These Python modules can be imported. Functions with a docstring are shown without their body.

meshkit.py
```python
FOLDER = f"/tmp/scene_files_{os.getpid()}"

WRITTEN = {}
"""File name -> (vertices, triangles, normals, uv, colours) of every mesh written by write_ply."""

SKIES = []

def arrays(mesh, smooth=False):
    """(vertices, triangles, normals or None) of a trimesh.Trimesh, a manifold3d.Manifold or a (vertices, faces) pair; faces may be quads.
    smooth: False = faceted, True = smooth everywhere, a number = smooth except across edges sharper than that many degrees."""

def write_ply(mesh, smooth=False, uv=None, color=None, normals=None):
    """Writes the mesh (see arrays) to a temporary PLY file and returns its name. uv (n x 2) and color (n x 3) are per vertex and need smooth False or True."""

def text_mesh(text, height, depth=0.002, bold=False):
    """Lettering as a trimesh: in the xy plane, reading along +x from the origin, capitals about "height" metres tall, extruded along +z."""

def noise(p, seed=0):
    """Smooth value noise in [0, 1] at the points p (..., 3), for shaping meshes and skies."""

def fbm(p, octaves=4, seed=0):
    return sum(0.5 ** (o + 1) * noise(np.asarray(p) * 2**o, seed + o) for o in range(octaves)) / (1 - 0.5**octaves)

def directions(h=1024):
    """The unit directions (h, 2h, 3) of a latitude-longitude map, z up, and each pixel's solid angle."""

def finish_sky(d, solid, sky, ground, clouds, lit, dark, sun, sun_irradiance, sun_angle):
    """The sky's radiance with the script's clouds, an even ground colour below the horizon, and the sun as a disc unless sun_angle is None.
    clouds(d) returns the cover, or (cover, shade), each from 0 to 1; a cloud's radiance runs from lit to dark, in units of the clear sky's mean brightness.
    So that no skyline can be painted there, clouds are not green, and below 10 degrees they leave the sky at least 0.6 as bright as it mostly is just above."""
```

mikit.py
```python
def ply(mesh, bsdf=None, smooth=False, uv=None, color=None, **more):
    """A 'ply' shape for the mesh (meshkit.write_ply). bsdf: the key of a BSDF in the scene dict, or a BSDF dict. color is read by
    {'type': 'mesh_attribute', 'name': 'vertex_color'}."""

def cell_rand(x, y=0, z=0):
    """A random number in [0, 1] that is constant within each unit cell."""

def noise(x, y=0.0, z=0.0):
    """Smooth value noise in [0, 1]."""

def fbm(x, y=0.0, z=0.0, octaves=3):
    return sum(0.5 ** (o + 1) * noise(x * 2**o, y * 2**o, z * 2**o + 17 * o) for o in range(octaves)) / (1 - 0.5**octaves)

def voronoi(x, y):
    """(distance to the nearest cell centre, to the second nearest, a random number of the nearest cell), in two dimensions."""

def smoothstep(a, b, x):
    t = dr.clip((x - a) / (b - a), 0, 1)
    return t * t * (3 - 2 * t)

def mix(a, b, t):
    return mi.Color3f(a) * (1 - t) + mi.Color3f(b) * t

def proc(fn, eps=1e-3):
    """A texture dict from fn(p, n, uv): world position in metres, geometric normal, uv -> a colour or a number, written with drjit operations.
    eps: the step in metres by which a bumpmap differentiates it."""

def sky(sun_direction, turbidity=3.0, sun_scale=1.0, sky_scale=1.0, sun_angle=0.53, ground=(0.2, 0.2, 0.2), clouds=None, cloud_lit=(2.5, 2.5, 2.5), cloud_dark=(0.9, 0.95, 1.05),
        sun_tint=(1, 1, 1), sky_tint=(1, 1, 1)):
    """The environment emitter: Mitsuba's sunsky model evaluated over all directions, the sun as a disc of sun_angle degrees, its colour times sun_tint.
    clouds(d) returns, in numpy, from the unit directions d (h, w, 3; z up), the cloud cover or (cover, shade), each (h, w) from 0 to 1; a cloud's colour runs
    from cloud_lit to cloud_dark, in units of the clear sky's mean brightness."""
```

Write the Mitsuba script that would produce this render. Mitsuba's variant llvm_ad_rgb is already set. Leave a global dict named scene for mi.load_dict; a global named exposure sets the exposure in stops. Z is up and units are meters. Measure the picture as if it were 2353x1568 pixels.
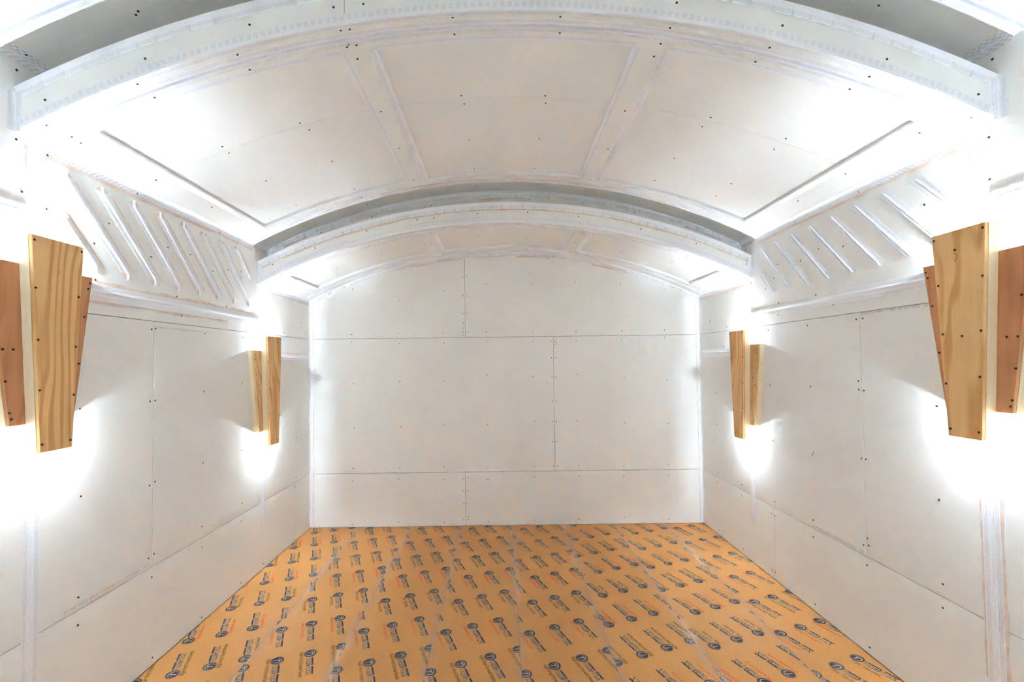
import math, numpy as np, trimesh, shapely, drjit as dr, mitsuba as mi
import mikit, meshkit
from mikit import proc, noise, fbm, smoothstep, mix
from shapely.geometry import Polygon, box as sbox

T = mi.ScalarTransform4f
scene, labels = {}, {}
W, H = 2353, 1568

# ---------------------------------------------------------------- camera, light, exposure
F_PX, CX, CY = 1090.4, -23.7, 19.6
YAW, PITCH, ROLL = 0.0009, 0.026, -0.0128
EYE = np.array([0, 0, 1.4734])
f_ = np.array([math.sin(YAW) * math.cos(PITCH), math.cos(YAW) * math.cos(PITCH), math.sin(PITCH)])
r0_ = np.array([math.cos(YAW), -math.sin(YAW), 0])
u0_ = np.cross(r0_, f_)
u_ = -math.sin(ROLL) * r0_ + math.cos(ROLL) * u0_
scene['camera'] = {'type': 'perspective', 'fov_axis': 'x', 'fov': 2 * math.degrees(math.atan(W / 2 / F_PX)), 'near_clip': 0.02, 'far_clip': 100.0,
                   'principal_point_offset_x': -CX / W, 'principal_point_offset_y': -CY / H,
                   'to_world': T().look_at(origin=EYE.tolist(), target=(EYE + f_).tolist(), up=u_.tolist())}
exposure = 6.07
LED = (60.0, 72.5, 85.0)          # radiance of the bulbs inside the wall sconces

# ---------------------------------------------------------------- the room's measures (metres)
XL, XR, YB, XC = -1.741, 1.8056, 4.318, 0.0323
YREAR = -2.20
HALF = (XR - XL) / 2
Z0, STEP = -1.43, 0.27            # the vaults' common centre height (far vault) and the rise from one vault to the next
RF, RB = 3.908, 3.924             # radius of the frame boards' underside and of the vault's own skin
FASCIA = {0: 3.388, 1: 1.684}     # where the far (0) and the middle (1) vault begin
COVE = {0: 3.543, 1: 1.843}       # back wall of the light cove over each of these fascias
EDGE = {1: 3.325, 2: 1.625}       # far edge of the frame boards of the middle (1) and the near (2) vault
TOP = 4.053                       # radius of the fascias' upper edge
zc = lambda k: Z0 + STEP * k
thw = lambda r: math.asin(HALF / r)

# ---- screw positions measured on the walls (along, up), the end wall (across, up) and the vaults (degrees from the crown, depth)
BACK_SCREWS = [(-1.35,2.154),(-0.925,2.046),(-0.515,2.133),(-0.344,2.248),(-0.307,2.255),(-0.129,2.186),(-0.343,2.082),(-0.307,2.078),(-0.345,1.917),(-0.308,1.929),(-0.342,1.83),(-0.345,1.786),(-0.345,1.751),(-0.348,1.722),(-0.305,1.747),(-1.36,1.741),(-0.925,1.741),(-0.533,1.741),(-0.135,1.745),(-1.36,1.671),(-0.924,1.652),(-0.525,1.653),(-0.132,1.663),(-1.348,1.294),(-0.924,1.307),(-0.518,1.306),(-0.132,1.356),(0.286,2.184),(0.681,2.194),(1.097,2.168),(1.495,2.113),(0.286,1.738),(0.683,1.74),(1.1,1.742),(1.492,1.745),(0.289,1.655),(0.457,1.656),(0.489,1.655),(0.502,1.641),(0.488,1.624),(0.685,1.655),(1.101,1.659),(1.489,1.675),(0.457,1.504),(0.492,1.501),(0.284,1.339),(0.458,1.331),(0.492,1.328),(0.69,1.351),(1.112,1.314),(1.505,1.289),(-1.345,0.89),(-0.918,0.898),(-0.53,0.909),(-0.133,0.906),(-1.355,0.526),(-0.933,0.525),(-0.532,0.531),(-0.135,0.519),(-1.358,0.413),(-0.941,0.425),(-0.53,0.415),(-0.354,0.42),(-0.318,0.429),(-0.135,0.411),(-0.355,0.316),(-0.32,0.312),(-0.356,0.198),(-0.318,0.198),(-0.314,0.083),(-0.356,0.055),(-0.317,0.054),(-1.361,0.025),(-0.944,0.041),(-0.535,0.034),(-0.129,0.033),(0.46,1.108),(0.493,1.108),(0.298,0.933),(0.458,0.927),(0.49,0.927),(0.68,0.928),(1.113,0.906),(1.509,0.897),(0.458,0.744),(0.493,0.741),(0.284,0.525),(0.461,0.525),(0.494,0.525),(0.689,0.527),(1.096,0.513),(1.497,0.522),(0.284,0.431),(0.687,0.429),(1.093,0.425),(1.494,0.428),(0.285,0.041),(0.685,0.046),(1.092,0.059),(1.492,0.033)]
LEFT_SCREWS = [(2.582,1.747),(2.933,1.761),(2.362,1.658),(2.389,1.663),(2.784,1.661),(3.196,1.66),(2.78,1.323),(3.187,1.348),(2.354,1.3),(2.389,1.301),(2.773,0.909),(3.183,0.905),(2.391,0.896),(2.355,0.886),(4.026,1.197),(4.031,0.858),(4.021,0.526),(3.983,0.457),(4.011,0.45),(4.141,1.842),(3.792,1.73),(1.972,0.941),(3.188,0.552),(3.179,0.438),(2.767,0.544),(2.767,0.425),(2.387,0.54),(2.351,0.533),(2.373,0.432),(1.965,0.533),(1.964,0.422),(2.766,0.028),(3.178,0.034),(2.381,0.036),(3.473,0.035),(3.988,0.015),(2.101,2.113),(2.025,2.004),(2.031,1.848),(2.261,2.303),(2.355,2.02),(2.474,2.095),(2.653,2.098),(2.859,2.045),(3.023,2.086),(3.171,2.102),(2.934,2.302),(3.367,2.289),(2.545,1.848),(3.005,1.848),(2.582,1.746),(1.691,2.552),(1.693,2.299),(1.715,2.116),(1.811,2.293),(1.81,2.083),(1.963,1.302)]
RIGHT_SCREWS = [(2.789,1.664),(2.405,1.666),(2.361,1.667),(3.2,1.296),(2.779,1.306),(2.404,1.353),(2.403,1.31),(2.369,1.307),(2.769,0.924),(2.78,0.908),(2.4,0.964),(2.371,0.966),(3.179,0.925),(1.974,1.266),(3.2,1.664),(3.082,1.758),(4.09,1.806),(3.787,1.731),(4.265,1.569),(3.843,1.575),(4.011,1.194),(4.003,0.924),(4.009,0.516),(4.008,0.442),(3.61,0.523),(3.613,0.438),(3.179,0.519),(2.404,0.531),(2.377,0.575),(2.37,0.542),(2.387,0.439),(1.977,0.535),(1.98,0.437),(2.385,0.036),(2.793,0.042),(2.792,0.429),(2.788,0.529),(3.22,0.43),(3.185,0.427),(3.228,0.051),(3.195,0.05),(3.615,0.038),(4.004,0.044),(1.98,0.878),(2.481,2.058),(2.672,2.09),(2.835,2.057),(3.07,2.085),(3.114,2.002),(2.885,2.308),(2.708,1.833),(3.074,1.834),(2.568,1.76),(3.218,1.95),(3.397,2.017),(3.394,2.309),(1.998,2.118),(2.362,2.303),(1.702,2.555),(1.725,2.277),(1.728,2.122)]
PANEL_SCREWS = [(-14.588,2.258),(-14.376,2.334),(-20.205,2.247),(-20.303,2.313),(-14.591,2.694),(-20.251,2.675),(-20.431,3.097),(-3.049,2.252),(-2.936,2.327),(2.868,2.264),(2.987,2.327),(-2.96,2.706),(2.964,2.704),(-2.871,3.123),(2.995,3.125),(-14.695,3.125),(14.526,2.716),(14.438,3.054),(14.607,2.252),(14.569,2.344),(20.033,2.245),(20.116,2.353),(20.215,2.81),(20.267,3.019)]
FRAME_SCREWS = [(-8.782,1.882),(-8.881,2.282),(-8.854,2.681),(-8.943,3.156),(8.843,1.888),(8.714,2.307),(8.855,2.72),(8.674,3.194),(-14.622,3.258),(-2.867,1.713),(2.951,1.716),(8.927,1.722),(-8.95,1.714),(-8.464,1.716),(-2.902,1.802),(3.072,1.801),(-8.903,1.794),(-9.039,1.805),(-8.486,1.803),(8.851,1.811),(14.449,1.726),(20.072,1.726),(14.349,1.811),(19.92,1.812),(25.214,1.889),(25.989,1.728),(25.247,2.304),(25.341,2.685),(-20.212,1.71),(-14.706,1.723),(-20.235,1.797),(-14.739,1.812),(-25.53,1.816),(-25.615,1.862),(-25.641,1.72),(-25.463,2.258),(-25.26,2.675)]
FAR_PANEL_SCREWS = [(-14.599,3.819),(-20.173,3.827),(2.711,3.871),(14.278,3.904),(19.999,3.77),(-2.994,3.812)]
FAR_FRAME_SCREWS = [(-14.862,3.487),(-14.647,3.392),(-20.232,3.469),(-20.251,3.39),(-8.742,3.805),(-8.631,4.259),(-25.433,3.55),(2.622,3.472),(2.76,3.39),(8.55,3.48),(8.663,3.545),(8.49,3.826),(8.641,4.166),(8.587,3.398),(14.327,3.494),(14.228,3.406),(20.132,3.48),(20.198,3.396),(25.391,3.824),(-3.236,3.391),(-3.22,3.477)]
RECESS_SCREWS = [(-25.316,3.38),(-20.509,3.406),(-14.727,3.428),(-10.999,3.391),(-6.702,3.39),(-2.977,3.418),(2.927,3.441),(8.788,3.438),(14.572,3.433),(20.426,3.424),(25.493,3.374)]
NEAR_RECESS_SCREWS = [(-20.309,1.726),(-20.555,1.736),(-26.577,1.708),(20.708,1.729)]
FASCIA_SCREWS = [(-1.629,2.436),(-1.27,2.583),(-0.894,2.703),(-0.591,2.764),(-0.483,2.774),(0.651,2.765),(1.031,2.676),(1.405,2.548),(1.73,2.415)]
FAR_FASCIA_SCREWS = [(-1.632,2.192),(-1.329,2.308),(-0.957,2.427),(-0.592,2.503),(-0.471,2.513),(-0.159,2.54),(0.202,2.549),(0.567,2.512),(1.015,2.415),(1.411,2.306),(1.766,2.154)]
COVE_SCREWS = [(-1.341,2.461),(-0.958,2.576),(-0.564,2.652),(-0.514,2.655),(-0.179,2.712),(0.228,2.695),(0.626,2.663),(1.016,2.584)]
# ---------------------------------------------------------------- materials
def two(b): return {'type': 'twosided', 'bsdf': b}
def rgb(*c): return {'type': 'rgb', 'value': list(c)}
def pri(c, rough=0.6, spec=0.3, **kw): return two({'type': 'principled', 'base_color': c if isinstance(c, dict) else rgb(*c), 'roughness': rough, 'specular': spec, **kw})

def paper_fn(p, n, uv):
    m = fbm(p.x * 3.1 + 5, p.y * 3.1, p.z * 3.1, octaves=3)
    g = noise(p.x * 420, p.y * 420, p.z * 420)
    return mix((0.828, 0.828, 0.800), (0.852, 0.852, 0.824), m) * (0.965 + 0.07 * g)
scene['drywall_paper'] = two({'type': 'diffuse', 'reflectance': proc(paper_fn)})
scene['joint_dark'] = two({'type': 'diffuse', 'reflectance': rgb(0.40, 0.30, 0.16)})

VINYL = (0.855, 0.865, 0.900)
def bead_fn(p, n, uv):
    # uv.x = code + distance across the flange; uv.y = distance along it. code 0 round holes, 1 slots, 2 plain, 3 tab holes
    code = dr.floor(uv.x)
    s, v = uv.x - code, uv.y
    row = dr.floor(s / 0.0050)
    a = (s / 0.0050 - row - 0.5) * 0.0050
    odd = row - 2 * dr.floor(row / 2)
    b = v / 0.0063 + 0.5 * odd
    b = (b - dr.floor(b) - 0.5) * 0.0063
    hole = 1 - smoothstep(0.0011, 0.0017, dr.sqrt(a * a + b * b))
    hole = dr.select((s > 0.0045) & (s < 0.0205), hole, 0.0)
    row2 = dr.floor(s / 0.0085)
    a2 = (s / 0.0085 - row2 - 0.5) * 0.0085
    odd2 = row2 - 2 * dr.floor(row2 / 2)
    b2 = v / 0.026 + 0.5 * odd2
    b2 = (b2 - dr.floor(b2) - 0.5) * 0.026
    slot = (1 - smoothstep(0.0013, 0.0019, dr.abs(a2))) * (1 - smoothstep(0.0055, 0.0066, dr.abs(b2)))
    slot = dr.select((s > 0.004) & (s < 0.024), slot, 0.0)
    row3 = dr.floor(s / 0.0043)
    a3 = (s / 0.0043 - row3 - 0.5) * 0.0043
    odd3 = row3 - 2 * dr.floor(row3 / 2)
    b3 = v / 0.0058 + 0.5 * odd3
    b3 = (b3 - dr.floor(b3) - 0.5) * 0.0058
    th = 1 - smoothstep(0.0011, 0.0017, dr.sqrt(a3 * a3 + b3 * b3))
    th = dr.select((s > 0.003) & (s < 0.0235) & (v > 0.0035) & (v < 0.0205), th, 0.0)
    h = dr.select(code < 0.5, hole, dr.select(code < 1.5, slot, dr.select(code < 2.5, 0.0, th)))
    return mix(VINYL, (0.47, 0.44, 0.42), h * 0.9)
scene['vinyl'] = pri(proc(bead_fn), 0.45, 0.3)
scene['vinyl_plain'] = pri(VINYL, 0.4, 0.35)
def smear_fn(p, n, uv):
    m = fbm(p.x * 22, p.y * 22, p.z * 22, octaves=3)
    return mix((0.690, 0.545, 0.475), (0.755, 0.675, 0.615), smoothstep(0.3, 0.75, m))
scene['adhesive'] = pri(proc(smear_fn), 0.7, 0.15)
scene['screw_black'] = pri((0.022, 0.02, 0.02), 0.5, 0.4)
scene['graphite'] = two({'type': 'diffuse', 'reflectance': rgb(0.36, 0.25, 0.13)})
scene['grey_ink'] = two({'type': 'diffuse', 'reflectance': rgb(0.585, 0.555, 0.50)})

def ply_fn(c0, c1, c2, fq, seed):
    def fn(p, n, uv):
        # flat-sawn figure: stretched rings round a wandering pith, broad streaks over them
        y, z = p.y + p.x * 0.7, p.z
        wob = fbm(y * 7 + seed, z * 1.6 + seed * 2.7, seed, octaves=3) - 0.5
        bend = fbm(y * 1.5 + 4 * seed, z * 0.9, seed + 5, octaves=2) - 0.5
        t = y * fq + 4.5 * wob + 9.0 * bend * (z - 1.2)
        r = 0.5 + 0.5 * dr.sin(t * 6.2832)
        amp = smoothstep(0.2, 0.6, fbm(y * 15 + 2, z * 2.2 + seed, 3.0, octaves=2))
        fine = noise(y * 420, z * 11, seed)
        blot = smoothstep(0.48, 0.72, fbm(y * 13 + seed, z * 2.4, 7.0, octaves=3))
        c = mix(c0, c1, smoothstep(0.45, 0.98, r) * (0.25 + 0.75 * amp))
        return mix(c, c2, 0.62 * blot) * (0.94 + 0.10 * fine)
    return fn
scene['plywood'] = pri(proc(ply_fn((0.775, 0.475, 0.210), (0.625, 0.315, 0.100), (0.55, 0.255, 0.070), 18.0, 3.0)), 0.55, 0.25)
scene['plywood_red'] = pri(proc(ply_fn((0.56, 0.27, 0.125), (0.47, 0.205, 0.085), (0.38, 0.15, 0.06), 15.0, 11.0)), 0.55, 0.25)
scene['plywood_pale'] = pri(proc(ply_fn((0.74, 0.50, 0.25), (0.62, 0.36, 0.14), (0.53, 0.27, 0.085), 24.0, 23.0)), 0.55, 0.25)
def pine_fn(p, n, uv):
    w = fbm(p.y * 9, p.z * 1.1, p.x * 9, octaves=3)
    g = noise(p.y * 200 + p.x * 300, p.z * 9, 2.0)
    return mix((0.80, 0.67, 0.47), (0.74, 0.575, 0.365), smoothstep(0.35, 0.7, w)) * (0.95 + 0.08 * g)
scene['pine'] = pri(proc(pine_fn), 0.6, 0.2)
scene['gap_dark'] = two({'type': 'diffuse', 'reflectance': rgb(0.16, 0.085, 0.035)})

def card_fn(p, n, uv):
    m = fbm(p.x * 6, p.y * 6, 1.7, octaves=3)
    g = fbm(p.x * 260, p.y * 120, 4.0, octaves=2)
    d = smoothstep(0.62, 0.75, fbm(p.x * 3.3 + 9, p.y * 2.1, 8.0, octaves=2))
    return mix((0.500, 0.232, 0.070), (0.560, 0.270, 0.088), m) * (0.93 + 0.14 * g) * (1 - 0.06 * d)
scene['cardboard'] = pri(proc(card_fn), 0.5, 0.14)
scene['card_edge'] = two({'type': 'diffuse', 'reflectance': rgb(0.30, 0.17, 0.07)})
scene['navy_ink'] = two({'type': 'diffuse', 'reflectance': rgb(0.042, 0.045, 0.075)})
scene['red_ink'] = two({'type': 'diffuse', 'reflectance': rgb(0.56, 0.060, 0.014)})
scene['black_ink'] = two({'type': 'diffuse', 'reflectance': rgb(0.115, 0.062, 0.022)})
scene['pale_ink'] = two({'type': 'diffuse', 'reflectance': rgb(0.46, 0.335, 0.225)})
scene['tape'] = {'type': 'thindielectric'}
scene['led_white'] = pri((0.8, 0.8, 0.8), 0.5, 0.3)
scene['subfloor'] = two({'type': 'diffuse', 'reflectance': rgb(0.16, 0.12, 0.08)})
scene['concrete'] = two({'type': 'diffuse', 'reflectance': rgb(0.76, 0.76, 0.75)})

# ---------------------------------------------------------------- naming and adding
def numbered(base):
    if base not in labels and base not in scene and not any(k.startswith(base + '__') for k in scene): return base
    n = 1
    while True:
        key = f'{base}_{n:03d}'
        if key not in labels and key not in scene and not any(k.startswith(key + '__') for k in scene): return key
        n += 1
_count = {}
def part(parent, name, shape, label=None, kind=None):
    full = f'{parent}__{name}'
    c = _count.get(full, 0)
    _count[full] = c + 1
    key = full if c == 0 else f'{full}_{c:03d}'
    scene[key] = shape
    if label or kind: labels[key] = {**({'label': label} if label else {}), **({'kind': kind} if kind else {})}
    return key
def thing(name, label, cat, group=None):
    key = numbered(name)
    labels[key] = {'label': label, 'category': cat}
    if group: labels[key]['group'] = group
    return key
def struct(name, label):
    labels[name] = {'label': label, 'kind': 'structure', 'category': name.split('_')[0]}
    return name
def S(mesh, bsdf, **kw): return mikit.ply(mesh, bsdf, **kw)

# ---------------------------------------------------------------- mesh builders
def boxm(x0, x1, y0, y1, z0, z1):
    m = trimesh.creation.box((x1 - x0, y1 - y0, z1 - z0)); m.apply_translation(((x0 + x1) / 2, (y0 + y1) / 2, (z0 + z1) / 2)); return m
def slab(axis, at, side, t, a0, a1, b0, b1, ch=0.0012, taper=(0, 0)):
    """A board lying on the plane axis=at, its thickness t going away from the room (side: +1 room on the + side), edges chamfered."""
    o = np.array([(a0, b0), (a1, b0), (a1, b1), (a0, b1)])
    c0, c1 = ch + taper[0], ch + taper[1]     # taper: the long edges thin out over this width, as on drywall sheets
    i = np.array([(a0 + ch, b0 + c0), (a1 - ch, b0 + c0), (a1 - ch, b1 - c1), (a0 + ch, b1 - c1)])
    rings = [(o, -t), (o, -ch), (i, 0.0)]
    vs = []
    for ring, d in rings:
        for a, b in ring:
            c = at + side * d
            vs.append((c, a, b) if axis == 0 else (a, c, b) if axis == 1 else (a, b, c))
    fs = [(0, 1, 2, 3), (8, 9, 10, 11)]
    for r in (0, 4):
        for j in range(4): fs.append((r + j, r + (j + 1) % 4, r + 4 + (j + 1) % 4, r + 4 + j))
    q = np.array(fs)
    return trimesh.Trimesh(np.array(vs), np.vstack([q[:, [0, 1, 2]], q[:, [0, 2, 3]]]), process=False)
def cyl(th, y, k, r):
    th, y, r = np.broadcast_arrays(np.asarray(th, float), y, r)
    return np.stack([XC + r * np.sin(th), y, zc(k) + r * np.cos(th)], -1)
def grid_solid(P):
    """P (n, m, 3): rings of m corners; a closed tube through the rings with end caps (m = 4)."""
    n, m = P.shape[:2]
    v = P.reshape(-1, 3); f = []
    i, j = np.meshgrid(np.arange(n - 1), np.arange(m), indexing='ij')
    q = np.stack([i * m + j, i * m + (j + 1) % m, (i + 1) * m + (j + 1) % m, (i + 1) * m + j], -1).reshape(-1, 4)
    f = [q[:, [0, 1, 2]], q[:, [0, 2, 3]], np.array([[0, 2, 1], [0, 3, 2]]), np.array([[0, 1, 2], [0, 2, 3]]) + (n - 1) * m]
    return trimesh.Trimesh(v, np.vstack(f), process=False)
def vault(k, t0, t1, y0, y1, r0, r1, n=None):
    """A curved board of vault k between angles t0, t1 (None: to the walls), depths y0, y1 and radii r0, r1."""
    n = n or max(3, int(abs((t1 if t1 is not None else .47) - (t0 if t0 is not None else -.47)) / 0.008))
    s = np.linspace(0, 1, n)[:, None]
    rr = np.array([[r0, r0, r1, r1]]); yy = np.array([[y0, y1, y1, y0]])
    a = np.array([[-thw(r) if t0 is None else t0 for r in rr[0]]]); b = np.array([[thw(r) if t1 is None else t1 for r in rr[0]]])
    return grid_solid(cyl(a + (b - a) * s, yy, k, rr))
def plate(y0, y1, klo, rlo, khi, rhi, x0=XL, x1=XR, n=120):
    """An upright board across the room between two arcs."""
    x = np.linspace(x0, x1, n)
    lo = zc(klo) + np.sqrt(rlo ** 2 - (x - XC) ** 2); hi = zc(khi) + np.sqrt(rhi ** 2 - (x - XC) ** 2)
    P = np.stack([np.stack([x, np.full(n, y), z], -1) for y, z in ((y0, lo), (y1, lo), (y1, hi), (y0, hi))], 1)
    return grid_solid(P)
def sweep(path, side, normal, section):
    """section: [(s, h, code)] a closed outline; code of the edge that starts there (see bead_fn). Returns (mesh, uv)."""
    path, side, normal = (np.asarray(a, float) for a in (path, side, normal))
    side, normal = np.broadcast_to(side, path.shape), np.broadcast_to(normal, path.shape)
    L = np.concatenate([[0], np.cumsum(np.linalg.norm(np.diff(path, axis=0), axis=1))])
    n = len(path); vs, us, fs = [], [], []; at = 0
    for a in range(len(section)):
        (s0, h0, code), (s1, h1, _) = section[a], section[(a + 1) % len(section)]
        base = min(s0, s1)
        for s, h in ((s0, h0), (s1, h1)):
            vs.append(path + side * s + normal * h)
            us.append(np.stack([np.full(n, code + abs(s - base) + 1e-4), L], -1))
        i = np.arange(n - 1)
        q = np.stack([at + i, at + n + i, at + n + i + 1, at + i + 1], -1)
        fs += [q[:, [0, 1, 2]], q[:, [0, 2, 3]]]; at += 2 * n
    v2 = np.array([(s, h) for s, h, _ in section])
    tv, tf = trimesh.creation.triangulate_polygon(Polygon(v2), engine='earcut')
    for e in (0, -1):
        vs.append(path[e] + tv[:, :1] * side[e] + tv[:, 1:2] * normal[e]); us.append(np.tile([[2.5, 0.0]], (len(tv), 1)))
        fs.append(tf + at); at += len(tv)
    return trimesh.Trimesh(np.vstack(vs), np.vstack(fs), process=False), np.vstack(us)
def strip(path, side, normal, section, bsdf='vinyl'):
    m, uv = sweep(path, side, normal, section)
    return mikit.ply(m, bsdf, uv=uv)
def flange(s0, s1, h=0.0013, code=0): return [(s0, 0, 2), (s1, 0, 2), (s1, h, code), (s0, h, 2)]
def arc_path(k, r, y, t0=None, t1=None, n=170):
    t = np.linspace(-thw(r) if t0 is None else t0, thw(r) if t1 is None else t1, n)
    P = cyl(t, y, k, r); rad = np.stack([np.sin(t), 0 * t, np.cos(t)], -1)
    return t, P, rad
def smear(path, side, normal, lo, hi, seed, h=0.0004, amp=0.45):
    """A thin uneven film of adhesive between the offsets lo and hi from a path."""
    path = np.asarray(path, float); n = len(path)
    L = np.concatenate([[0], np.cumsum(np.linalg.norm(np.diff(path, axis=0), axis=1))])
    w = meshkit.fbm(np.stack([L * 9, L * 0 + seed, L * 0], -1), 3, seed)
    far = lo + (hi - lo) * (1 - amp + 2 * amp * (w - 0.1))
    side, normal = np.broadcast_to(side, path.shape), np.broadcast_to(normal, path.shape)
    P = np.stack([path + side * lo, path + side * far[:, None], path + side * far[:, None] + normal * h, path + side * lo + normal * h], 1)
    return S(grid_solid(P), 'adhesive')
def flat_poly(poly, origin, ax, ay, nz, h, bsdf):
    m = trimesh.creation.extrude_polygon(poly, h, engine='earcut')
    v = np.asarray(origin) + m.vertices[:, :1] * np.asarray(ax) + m.vertices[:, 1:2] * np.asarray(ay) + m.vertices[:, 2:] * np.asarray(nz)
    return S(trimesh.Trimesh(v, m.faces, process=False), bsdf)
def frame_mat(o, x, y, z):
    M = np.eye(4); M[:3, 0], M[:3, 1], M[:3, 2], M[:3, 3] = x, y, z, o
    return T(M.tolist())
# one screw head, sunk, used everywhere
_ang = np.linspace(0, 2 * np.pi, 11)[:-1]
def _screw():
    rings = [(1.0, 0.0), (0.95, 0.0018), (0.72, 0.0022), (0.3, 0.0013)]
    v = np.vstack([np.stack([r * 0.0043 * np.cos(_ang), r * 0.0043 * np.sin(_ang), np.full(10, h)], -1) for r, h in rings] + [[[0, 0, 0.0011]]])
    f = []
    for k in range(3):
        for j in range(10): a, b = k * 10 + j, k * 10 + (j + 1) % 10; f += [(a, b, b + 10), (a, b + 10, a + 10)]
    f += [(30 + j, 30 + (j + 1) % 10, 40) for j in range(10)]
    return trimesh.Trimesh(v, f, process=False)
SCREW = S(_screw(), 'screw_black')
def screw(parent, o, nrm, name='screw', scale=1.0):
    z = np.asarray(nrm, float) / np.linalg.norm(nrm); x = np.cross([0.31, 0.2, 0.93], z); x /= np.linalg.norm(x)
    part(parent, name, {**SCREW, 'to_world': frame_mat(o, x * scale, np.cross(z, x) * scale, z)})
# ---------------------------------------------------------------- walls: drywall sheets over a backing, screws in the sheets
TS, GAP = 0.0127, 0.0016
def owner(sheets, a, b):
    for key, (a0, a1, b0, b1) in sheets:
        if a0 <= a <= a1 and b0 <= b <= b1: return key
    return None
def wall(name, label, axis, at, side, rows, screws, gaps=None):
    struct(name, label)
    lo = min(r[0] for r in rows); hi = max(r[1] for r in rows)
    a0 = min(r[2][0] for r in rows); a1 = max(r[2][-1] for r in rows)
    part(name, 'backing', S(slab(axis, at - side * (TS + 0.0002), side, 0.06, a0, a1, lo, hi), 'joint_dark'), 'tan stud backing seen in the joints between the sheets')
    sheets = []
    for z0, z1, cuts in rows:
        for c0, c1 in zip(cuts[:-1], cuts[1:]):
            key = part(name, 'drywall_sheet', S(slab(axis, at, side, TS, c0 + GAP * (c0 > a0), c1 - GAP * (c1 < a1), z0 + GAP * (z0 > 0), z1 - GAP, taper=(.045 * (z0 > 0), .045 * (z1 < 2)) if axis == 0 else (0, 0)), 'drywall_paper'))
            sheets.append((key, (c0, c1, z0, z1)))
    n = np.zeros(3); n[axis] = side
    for a, b in screws:
        k = owner(sheets, a, b)
        if k: screw(k, (at, a, b) if axis == 0 else (a, at, b), n)
    return sheets
sheetsL = wall('wall_left', 'bare drywall side wall with the upright seam that runs into the faint upside-down print', 0, XL, 1,
               [(0, 0.4807, [YREAR, 1.56, 4.0, YB]), (0.4807, 1.70, [YREAR, -0.06, 2.377, YB]), (1.70, 2.92, [YREAR, 1.027, 3.467, YB]), (2.92, 3.4, [YREAR, YB])], LEFT_SCREWS)
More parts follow.
